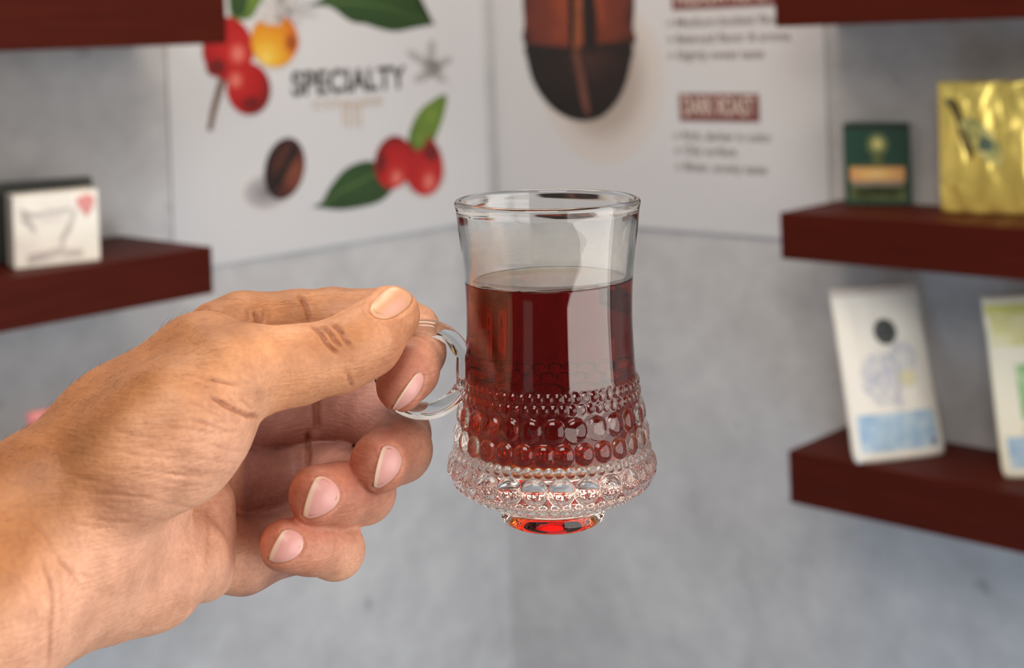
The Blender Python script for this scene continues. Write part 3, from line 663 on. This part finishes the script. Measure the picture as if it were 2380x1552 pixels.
INDEX = chain([(508, 782, -2, 84), (562, 760, -6, 80), (690, 746, -14, 70), (770, 738, -17, 67), (900, 731, -15, 60), (965, 765, -11, 54), (974, 818, -3, 60), (952, 862, 8, 66), (932, 896, 13, 58)])
MIDDLE = chain([(480, 930, -14, 96), (600, 950, -28, 84), (715, 945, -38, 84), (790, 945, -38, 84), (868, 947, -29, 87), (925, 1010, -12, 74), (930, 1046, -1, 72), (884, 1073, 9, 70)])
RING = chain([(470, 1100, -14, 100), (600, 1135, -26, 92), (700, 1105, -34, 82), (790, 1110, -24, 73), (846, 1143, 1, 71), (790, 1148, 9, 70), (740, 1150, 14, 69)])
LITTLE = chain([(470, 1275, -2, 96), (565, 1290, -10, 86), (670, 1255, -18, 74), (765, 1268, -8, 66), (780, 1278, 6, 65), (720, 1270, 14, 62), (664, 1267, 18, 60)])
def hand_sdf(P):
    a = grp(P, ARM, 9.0)
    t = grp(P, THEN, 5.0)
    d = smin(smin(a, grp(P, PAD, 4.0), 5.0), t, 7.0)
    d = smin(d, grp(P, THUMB, 4.0), 2.5)
    for g, k in ((INDEX, 1.2), (MIDDLE, 1.2), (RING, 1.2), (LITTLE, 2.0)):
        f = grp(P, g, 2.2); d = smin(d, f, k)
    return d
def surface_nets(fn, lo, hi, h):
    xs = [np.arange(lo[i], hi[i] + h, h) for i in range(3)]; n = [len(x) for x in xs]
    G = np.empty(n, np.float32)
    BS = 6; G[:] = 1.0
    for i0 in range(0, n[0], BS):
        j0 = np.arange(0, n[1], BS); k0 = np.arange(0, n[2], BS)
        cy_, cz_ = np.meshgrid(lo[1] + (j0 + (BS - 1) / 2) * h, lo[2] + (k0 + (BS - 1) / 2) * h, indexing='ij')
        cd = fn(np.stack([np.full_like(cy_, lo[0] + (i0 + (BS - 1) / 2) * h), cy_, cz_], -1))
        lim = BS * h * 0.95 + 2.0
        ii = np.arange(i0, min(i0 + BS, n[0]))
        pts, where = [], []
        for a in range(len(j0)):
            for b in range(len(k0)):
                sl = (slice(i0, i0 + BS), slice(j0[a], j0[a] + BS), slice(k0[b], k0[b] + BS))
                if abs(cd[a, b]) > lim: G[sl] = cd[a, b]; continue
                g3 = np.meshgrid(ii, np.arange(j0[a], min(j0[a] + BS, n[1])), np.arange(k0[b], min(k0[b] + BS, n[2])), indexing='ij')
                where.append(np.stack([q.ravel() for q in g3], -1))
        if where:
            wI = np.concatenate(where); G[wI[:, 0], wI[:, 1], wI[:, 2]] = fn(wI * h + np.array(lo))
    S = G < 0
    c = [S[a:n[0] - 1 + a, b:n[1] - 1 + b, d:n[2] - 1 + d] for a in (0, 1) for b in (0, 1) for d in (0, 1)]
    cnt = sum(x.astype(np.int8) for x in c); act = (cnt > 0) & (cnt < 8)
    idx = np.full(act.shape, -1, np.int64); I = np.argwhere(act); idx[act] = np.arange(len(I))
    acc = np.zeros((len(I), 3)); num = np.zeros(len(I))
    offs = [(a, b, d) for a in (0, 1) for b in (0, 1) for d in (0, 1)]
    for p in offs:
        for ax in range(3):
            if p[ax] == 1: continue
            q = list(p); q[ax] = 1
            va = G[I[:, 0] + p[0], I[:, 1] + p[1], I[:, 2] + p[2]]; vb = G[I[:, 0] + q[0], I[:, 1] + q[1], I[:, 2] + q[2]]
            m = (va < 0) != (vb < 0); t = np.where(m, va / np.where(m, va - vb, 1), 0)
            pos = np.array(p, float)[None] + 0 * acc; pos[:, ax] += t
            acc[m] += pos[m]; num[m] += 1
    V = (I + acc / num[:, None]) * h + np.array(lo)
    F4 = []
    for ax in range(3):
        u, v = (ax + 1) % 3, (ax + 2) % 3
        sl0 = [slice(None)] * 3; sl1 = [slice(None)] * 3; sl0[ax] = slice(0, -1); sl1[ax] = slice(1, None)
        A_ = S[tuple(sl0)]; B_ = S[tuple(sl1)]; E_ = np.argwhere(A_ != B_)
        ok = (E_[:, u] > 0) & (E_[:, v] > 0) & (E_[:, u] < n[u] - 1) & (E_[:, v] < n[v] - 1); E_ = E_[ok]
        flip = A_[E_[:, 0], E_[:, 1], E_[:, 2]]
        def gi(du, dv):
            e = E_.copy(); e[:, u] -= du; e[:, v] -= dv; return idx[e[:, 0], e[:, 1], e[:, 2]]
        q = np.stack([gi(0, 0), gi(1, 0), gi(1, 1), gi(0, 1)], -1); q[~flip] = q[~flip][:, ::-1]
        F4.append(q)
    return V, np.concatenate(F4)
def grad(fn, P, e=0.15):
    g = np.stack([fn(P + np.array(o) * e) - fn(P - np.array(o) * e) for o in ((1, 0, 0), (0, 1, 0), (0, 0, 1))], -1) / (2 * e)
    return g
def project(fn, P, it=2):
    for _ in range(it):
        d = fn(P); g = grad(fn, P); P = P - np.clip(d, -1, 1)[:, None] * g / np.maximum((g * g).sum(-1), 0.2)[:, None]
    return P
V, Q = surface_nets(hand_sdf, (-255, -245, -52), (-14, -62, 140), 1.25)
V = project(hand_sdf, V, 2)
# subdivide once, keep it on the surface
tmp = fastmesh('tmp', V, Q, None, None)
md = tmp.modifiers.new('s', 'SUBSURF'); md.levels = 1; md.subdivision_type = 'CATMULL_CLARK'
dg = bpy.context.evaluated_depsgraph_get(); me2 = bpy.data.meshes.new_from_object(tmp.evaluated_get(dg)); bpy.data.objects.remove(tmp)
nv = len(me2.vertices); co = np.empty(nv * 3, np.float32); me2.vertices.foreach_get('co', co); co = co.reshape(-1, 3).astype(float)
nrm = np.empty(nv * 3, np.float32); me2.vertices.foreach_get('normal', nrm); nrm = nrm.reshape(-1, 3).astype(float)
if (nrm * (co - co.mean(0))).sum() < 0: nrm = -nrm
co -= np.clip(hand_sdf(co), -0.6, 0.6)[:, None] * nrm * 0.8
def topx(P): # hand-local -> the px,py it is seen at
    d = 425 - P[:, 2]; return CX + P[:, 0] / d * F, CY - P[:, 1] / d * F
PX, PY = topx(co)
def dist_poly(x, y, pts):
    """distance (px) and position 0..1 along a polyline"""
    best = np.full(len(x), 1e9); par = np.zeros(len(x)); n = len(pts) - 1
    for i in range(n):
        a = np.array(pts[i], float); b = np.array(pts[i + 1], float); ab = b - a
        t = np.clip(((x - a[0]) * ab[0] + (y - a[1]) * ab[1]) / (ab @ ab), 0, 1)
        d = np.hypot(x - a[0] - t * ab[0], y - a[1] - t * ab[1]); m = d < best
        best[m] = d[m]; par[m] = (i + t[m]) / n
    return best, par
facing = np.clip(nrm[:, 2] * 2.0 + 0.2, 0, 1)
# creases: polyline, depth mm, width px, min w, max w
CREASES = [
 # thumb knuckle wrinkles
 ([(722, 752), (745, 772), (762, 800), (784, 820)], 1.0, 5, 10, 99), ([(742, 756), (764, 772), (776, 792), (796, 806)], 0.85, 4.5, 10, 99), ([(768, 752), (790, 768), (800, 790), (816, 806)], 0.7, 4.5, 10, 99),
 ([(788, 762), (806, 780), (812, 800)], 0.35, 4, 10, 99), ([(806, 862), (812, 885), (818, 900)], 0.35, 5, 10, 99),
 # thumb base wrinkles (thenar web)
 ([(490, 920), (535, 948), (575, 966), (606, 966)], 0.9, 5, 10, 99), ([(560, 925), (590, 955)], 0.25, 5, 10, 99),
 ([(600, 760), (598, 740), (590, 725)], 0.7, 6, -60, 60), ([(606, 762), (612, 740), (612, 722)], 0.4, 4, -60, 60), ([(580, 745), (574, 720)], 0.4, 4, -60, 60), ([(700, 692), (712, 715), (722, 750)], 0.8, 6, -60, 20),
 # palm lines
 ([(480, 1310), (483, 1240), (478, 1170)], 0.35, 6, -60, 40),
 # finger flexion creases
 ([(735, 900), (735, 960), (738, 1000)], 1.1, 6, -60, 5), ([(716, 1005), (716, 1050), (712, 1085)], 1.1, 6, -60, 5),
 # wrist
 ([(60, 1200), (100, 1240), (130, 1285), (165, 1330), (195, 1372)], 0.22, 5, 10, 99), ([(96, 1300), (118, 1350), (126, 1400), (120, 1470), (112, 1560)], 0.35, 6, 10, 99), ([(130, 1300), (165, 1330), (215, 1342)], 0.18, 5, 10, 99), ([(30, 1330), (70, 1380), (90, 1450)], 0.12, 6, 10, 99),
]
rr = np.random.RandomState(3)
for i in range(34):        # fine parallel wrinkles sweeping over the thenar
    t = i / 33; x0 = 150 + 330 * t + rr.uniform(-25, 25); y0 = 1150 - 210 * t + rr.uniform(-90, 120)
    L_ = rr.uniform(90, 190); a = math.radians(14 - 4 * t + rr.uniform(-5, 5)); cv = rr.uniform(4, 14)
    CREASES.append(([(x0, y0), (x0 + L_ / 2 * math.cos(a), y0 + L_ / 2 * math.sin(a) + cv * 0.2), (x0 + L_ * math.cos(a), y0 + L_ * math.sin(a) - cv)], rr.uniform(0.08, 0.20), 3.6, 15, 99))
for i in range(16):        # radiating lines at the thumb base
    a = math.radians(20 + rr.uniform(-14, 14)); x0 = 420 + rr.uniform(0, 110); y0 = 860 + rr.uniform(0, 130); L_ = rr.uniform(50, 110)
    CREASES.append(([(x0, y0), (x0 + L_ * math.cos(a), y0 + L_ * math.sin(a))], rr.uniform(0.09, 0.20), 3.6, 15, 99))
disp = np.zeros(nv)
for pts, dep, wd, w0, w1 in CREASES:
    xs = [p[0] for p in pts]; ys = [p[1] for p in pts]
    m = (PX > min(xs) - 40) & (PX < max(xs) + 40) & (PY > min(ys) - 40) & (PY < max(ys) + 40) & (co[:, 2] > w0) & (co[:, 2] < w1) & (nrm[:, 2] > -0.1)
    if not m.any(): continue
    d, t = dist_poly(PX[m], PY[m], pts)
    fade = np.clip(np.minimum(t, 1 - t) * 5 + 0.25, 0, 1)
    disp[m] -= dep * fade * facing[m] * (np.exp(-(d / wd) ** 2) - 0.22 * np.exp(-((d - 2.4 * wd) / wd) ** 2))
co += nrm * disp[:, None]
# nails: quad corners (free edge a, free edge b, cuticle b, cuticle a), min nearness w
NAILS = [
 ('thumbnail', [(925, 662), (950, 722), (895, 752), (838, 722)], 8, [(905, 664), (962, 700), (908, 750), (842, 718)]),
 ('fingernail', None, 4, [(972, 862), (907, 957), (948, 946), (994, 880)]),
 ('fingernail', None, 3, [(893, 1030), (868, 1140), (922, 1116), (938, 1044)]),
 ('fingernail', None, 5, [(740, 1100), (704, 1208), (772, 1196), (798, 1128)]),
 ('fingernail', None, 5, [(664, 1226), (624, 1308), (690, 1306), (712, 1240)]),
]
def raymarch(pxs, pys, w0=60.0):
    w = np.full(len(pxs), w0); st = None
    P = np.stack([(pxs - CX) / F * (425 - w), -(pys - CY) / F * (425 - w), w], -1)
    for _ in range(60):
        P = np.stack([(pxs - CX) / F * (425 - w), -(pys - CY) / F * (425 - w), w], -1)
        d = hand_sdf(P); w = w - d * 0.8
    return P
m_nail = bpy.data.materials.new('nail'); m_nail.use_nodes = True
def build_nail(m):
    nt = m.node_tree; N = nt.nodes; L = nt.links; p = N['Principled BSDF']; p.inputs['Roughness'].default_value = 0.32
    at = N.new('ShaderNodeAttribute'); at.attribute_name = 'tint'; L.new(at.outputs['Color'], p.inputs['Base Color'])
    p.inputs['Subsurface Weight'].default_value = 0.12; p.inputs['Subsurface Radius'].default_value = (1, .4, .3); p.inputs['Subsurface Scale'].default_value = 0.0015
build_nail(m_nail)
HM4 = Matrix(((HX[0] * .001, HU[0] * .001, HZ[0] * .001, HO[0]), (HX[1] * .001, HU[1] * .001, HZ[1] * .001, HO[1]), (HX[2] * .001, HU[2] * .001, HZ[2] * .001, HO[2]), (0, 0, 0, 1)))
def to_world(P): return HO + 0.001 * (P[:, :1] * HX + P[:, 1:2] * HU + P[:, 2:3] * HZ)
nail_data = []
groove = np.zeros(nv)
for name, _, wmin, qd in NAILS:
    A_, B_, C_, D_ = [np.array(p, float) for p in qd]; NA, NB = 22, 22
    G = np.zeros((NB + 1, NA + 1, 2))
    for j in range(NB + 1):
        b = j / NB; hw = max(0.0, 1 - max(0, b - 0.25) ** 2.6 / 0.75 ** 2.6) ** 0.5 * (1 - 0.22 * (1 - min(1, b / 0.25)) ** 2) if b < 1 else 0.0
        for i in range(NA + 1):
            a = (-1 + 2 * i / NA) * max(hw, 0.02); s = (a + 1) / 2
            e0 = A_ + (B_ - A_) * s; e1 = D_ + (C_ - D_) * s
            bulge = 0.10 * (1 - a * a) * (1 - b) ** 2
            G[j, i] = e0 + (e1 - e0) * (b * 1.05 - bulge)
    gx, gy = G[..., 0].ravel(), G[..., 1].ravel()
    P = raymarch(gx, gy, 70.0 if name == 'thumbnail' else 34.0); gn = grad(hand_sdf, P); gn /= np.linalg.norm(gn, axis=1, keepdims=True)
    bb = np.repeat(np.linspace(0, 1, NB + 1), NA + 1); aa = np.tile(np.linspace(-1, 1, NA + 1), NB + 1)
    lift = 0.28 * (1 - np.abs(aa) ** 6) * (1 - bb ** 8) + 0.25 * np.clip(1 - bb / 0.15, 0, 1) + 0.05
    top = P + gn * lift[:, None]; bot = P - gn * 0.5
    nail_data.append((name, top, bot, NA, NB, bb, aa))
    # groove in the skin round the nail and a slight seat beneath it
    out = [tuple(G[j, 0]) for j in range(NB + 1)] + [tuple(G[j, NA]) for j in range(NB, -1, -1)]
    cxm, cym = np.mean(gx), np.mean(gy)
    m = (np.hypot(PX - cxm, PY - cym) < 110) & (co[:, 2] > wmin - 12) & (nrm[:, 2] > 0)
    ids = np.where(m)[0]; d, t = dist_poly(PX[ids], PY[ids], out)
    groove[ids] += 0.32 * np.exp(-((d - 9) / 7.0) ** 2) * 0.9 - 0.38 * np.exp(-(d / 4.5) ** 2)
co += nrm * groove[:, None]
# skin tints: own tan back, pink palm and fingertips; darker creases; shade painted into finger hollow
def blob(c, r): # c = (px,py,w) r px
    return np.exp(-(np.linalg.norm(co - hl(*c), axis=1) / (r / 8)) ** 2)
TAN = np.array(lin(206, 146, 102)[:3]); DARK = np.array(lin(166, 106, 60)[:3]); PINK = np.array(lin(240, 184, 156)[:3]); RED = np.array(lin(190, 104, 84)[:3]); MID = np.array(lin(222, 158, 114)[:3])
colr = np.repeat(TAN[None], nv, 0)
def mix(c, w): 
    global colr
    colr = colr * (1 - w[:, None]) + c[None] * w[:, None]
sstep = lambda a, b, x: (lambda t: t * t * (3 - 2 * t))(np.clip((x - a) / (b - a), 0, 1))
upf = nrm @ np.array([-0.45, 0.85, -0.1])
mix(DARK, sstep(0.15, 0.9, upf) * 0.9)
side = (PX * 0.50 + PY * 0.866) - np.clip(320 - PX, 0, 500) * 0.55   # distance across the arm
mix(PINK, sstep(930, 1260, side) * sstep(-0.9, 0.2, nrm[:, 2] - 0.5 * upf) * 0.95)
mix(DARK, sstep(300, 60, PX) * sstep(1100, 960, side) * 0.6)
mix(PINK, 0.8 * sstep(520, 600, PX) * sstep(-60, -20, -np.abs(PY - 1000)) * 0)
fing = (PX > 552) & (co[:, 2] < 25)
thumbm = np.clip(1 - np.abs(grp(co, THUMB, 4.0)) / 1.5, 0, 1)
mix(MID, thumbm * sstep(560, 640, PX) * 0.75)
for c, r in (((915, 890, 14), 130), ((870, 1075, 10), 130), ((725, 1150, 14), 110), ((655, 1268, 16), 95)): mix(RED, blob(c, r) * 0.75)
mix(RED, blob((820, 890, 14), 110) * thumbm * 0.5)
SHADE_ROSE = np.array(lin(172, 126, 120)[:3]); mix(SHADE_ROSE, sstep(548, 575, PX) * sstep(4, -8, co[:, 2]) * sstep(790, 860, PY) * 0.85)  # shade in the hollow of the curled fingers, painted as dusky rose
mix(DARK, blob((790, 785, 36), 70) * 0.7); mix(DARK, blob((660, 700, -6), 90) * 0.3)
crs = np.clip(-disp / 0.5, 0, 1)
mix(np.array(lin(150, 84, 56)[:3]), crs * 0.6)  # skin tinted darker along the carved creases
me2.vertices.foreach_set('co', co.astype(np.float32).ravel())
for a_ in list(me2.materials): pass
me2.materials.clear()
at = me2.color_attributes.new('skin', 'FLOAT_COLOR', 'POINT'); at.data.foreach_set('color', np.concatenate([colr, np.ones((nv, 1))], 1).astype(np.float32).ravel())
me2.transform(HM4); me2.update(); me2.name = 'hand'
m_skin = bpy.data.materials.new('skin'); m_skin.use_nodes = True
def build_skin(m):
    nt = m.node_tree; N = nt.nodes; L = nt.links; p = N['Principled BSDF']; p.inputs['Roughness'].default_value = 0.5
    p.inputs['Subsurface Weight'].default_value = 0.22; p.inputs['Subsurface Radius'].default_value = (1.0, 0.35, 0.2); p.inputs['Subsurface Scale'].default_value = 0.003
    p.inputs['Specular IOR Level'].default_value = 0.42
    at = N.new('ShaderNodeAttribute'); at.attribute_name = 'skin'
    tc = N.new('ShaderNodeTexCoord')
    n1 = N.new('ShaderNodeTexNoise'); n1.inputs['Scale'].default_value = 120; n1.inputs['Detail'].default_value = 5; L.new(tc.outputs['Object'], n1.inputs['Vector'])
    r1 = N.new('ShaderNodeValToRGB'); r1.color_ramp.elements[0].position = 0.3; r1.color_ramp.elements[0].color = (0.80, 0.76, 0.74, 1); r1.color_ramp.elements[1].position = 0.7; r1.color_ramp.elements[1].color = (1.1, 1.12, 1.12, 1)
    L.new(n1.outputs['Fac'], r1.inputs['Fac'])
    mx = N.new('ShaderNodeMix'); mx.data_type = 'RGBA'; mx.blend_type = 'MULTIPLY'; mx.inputs[0].default_value = 1.0
    L.new(at.outputs['Color'], mx.inputs[6]); L.new(r1.outputs['Color'], mx.inputs[7])
    n3 = N.new('ShaderNodeTexNoise'); n3.inputs['Scale'].default_value = 750; n3.inputs['Detail'].default_value = 3; L.new(tc.outputs['Object'], n3.inputs['Vector'])
    r3 = N.new('ShaderNodeValToRGB'); r3.color_ramp.elements[0].position = 0.32; r3.color_ramp.elements[0].color = (0.93, 0.90, 0.88, 1); r3.color_ramp.elements[1].position = 0.62; r3.color_ramp.elements[1].color = (1.04, 1.05, 1.05, 1)
    L.new(n3.outputs['Fac'], r3.inputs['Fac']); m3 = N.new('ShaderNodeMix'); m3.data_type = 'RGBA'; m3.blend_type = 'MULTIPLY'; m3.inputs[0].default_value = 1.0
    L.new(mx.outputs[2], m3.inputs[6]); L.new(r3.outputs['Color'], m3.inputs[7]); L.new(m3.outputs[2], p.inputs['Base Color'])
    v = N.new('ShaderNodeTexVoronoi'); v.inputs['Scale'].default_value = 1100; L.new(tc.outputs['Object'], v.inputs['Vector'])
    mp = N.new('ShaderNodeMapping'); mp.inputs['Rotation'].default_value = (0, math.radians(10), 0); mp.inputs['Scale'].default_value = (120, 300, 1100); L.new(tc.outputs['Object'], mp.inputs['Vector'])
    n2 = N.new('ShaderNodeTexNoise'); n2.inputs['Scale'].default_value = 1.0; n2.inputs['Detail'].default_value = 3; L.new(mp.outputs['Vector'], n2.inputs['Vector'])
    b1 = N.new('ShaderNodeBump'); b1.inputs['Strength'].default_value = 0.16; b1.inputs['Distance'].default_value = 0.0004; L.new(v.outputs['Distance'], b1.inputs['Height'])
    b2 = N.new('ShaderNodeBump'); b2.inputs['Strength'].default_value = 0.42; b2.inputs['Distance'].default_value = 0.0007; L.new(n2.outputs['Fac'], b2.inputs['Height']); L.new(b1.outputs['Normal'], b2.inputs['Normal'])
    L.new(b2.outputs['Normal'], p.inputs['Normal'])
build_skin(m_skin)
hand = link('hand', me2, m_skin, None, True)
tag(hand, 'bare left hand reaching in from the left, pinching the glass mug by its handle', 'hand')
NP = np.array(lin(238, 178, 172)[:3]); NW = np.array(lin(240, 214, 188)[:3]); NT_ = np.array(lin(214, 160, 120)[:3])
for name, top, bot, NA, NB, bb, aa in nail_data:
    n1 = len(top); n_a = NA + 1
    V = np.concatenate([to_world(top), to_world(bot)]); Fq = []
    for j in range(NB):
        for i in range(NA):
            k = j * n_a + i; Fq.append((k, k + 1, k + 1 + n_a, k + n_a)); Fq.append((n1 + k, n1 + k + n_a, n1 + k + 1 + n_a, n1 + k + 1))
    rim = [i for i in range(n_a)] + [j * n_a + NA for j in range(1, NB + 1)] + [NB * n_a + i for i in range(NA - 1, -1, -1)] + [j * n_a for j in range(NB - 1, 0, -1)]
    for q in range(len(rim)):
        a, b = rim[q], rim[(q + 1) % len(rim)]; Fq.append((a, b, n1 + b, n1 + a))
    o = pydata('fingernail', V, Fq, m_nail, hand, smooth=True)
    c = np.repeat(NP[None], n1, 0) if name != 'thumbnail' else np.repeat(NT_[None], n1, 0)
    fw = np.clip(1 - bb / 0.18, 0, 1) ** 0.5 * (0.1 if name == 'thumbnail' else 1.0); fw = np.maximum(fw, 0.5 * np.clip((np.abs(aa) - 0.9) / 0.1, 0, 1))
    fw = np.maximum(fw, 0.35 * np.clip((bb - 0.78) / 0.2, 0, 1))
    if name == 'thumbnail':
        pk = np.exp(-((aa - 0.45) / 0.5) ** 2 - ((bb - 0.55) / 0.4) ** 2) * 0.6; c = c * (1 - pk[:, None]) + NP * pk[:, None]; fw = fw * 0.4
    c = c * (1 - fw[:, None]) + NW * fw[:, None]
    c = np.concatenate([c, c]); ca = o.data.color_attributes.new('tint', 'FLOAT_COLOR', 'POINT')
    ca.data.foreach_set('color', np.concatenate([c, np.ones((len(c), 1))], 1).astype(np.float32).ravel())

# short dark hairs on the back edge of the wrist
hv = []; hf = []
rs = np.random.RandomState(9)
cand = np.where((upf > 0.25) & (PX < 520) & (PX > -60) & (co[:, 2] > 0))[0]
for i in rs.choice(cand, 420, replace=False):
    p = co[i]; n_ = nrm[i]; t_ = np.array([0.75, 0.15, 0.1]) + rs.normal(0, 0.22, 3); t_ -= n_ * (t_ @ n_); t_ /= np.linalg.norm(t_)
    b_ = np.cross(n_, t_); L_ = rs.uniform(1.6, 4.2); r_ = 0.035; k0 = len(hv)
    for s_ in (0.0, 0.5, 1.0):
        c = p + t_ * L_ * s_ + n_ * (0.55 * L_ * s_ * (1 - 0.45 * s_) - 0.1); rr_ = r_ * (1 - 0.75 * s_)
        for q in range(3): hv.append(c + rr_ * (math.cos(q * 2.094) * n_ + math.sin(q * 2.094) * b_))
    for s_ in range(2):
        for q in range(3): hf.append((k0 + s_ * 3 + q, k0 + s_ * 3 + (q + 1) % 3, k0 + s_ * 3 + 3 + (q + 1) % 3, k0 + s_ * 3 + 3 + q))
m_hair = mat('arm_hair_brown', lin(66, 40, 24), 0.5)
hh_ = fastmesh('arm_hair', to_world(np.array(hv)), np.array(hf), m_hair, hand); tag(hh_, kind='stuff')
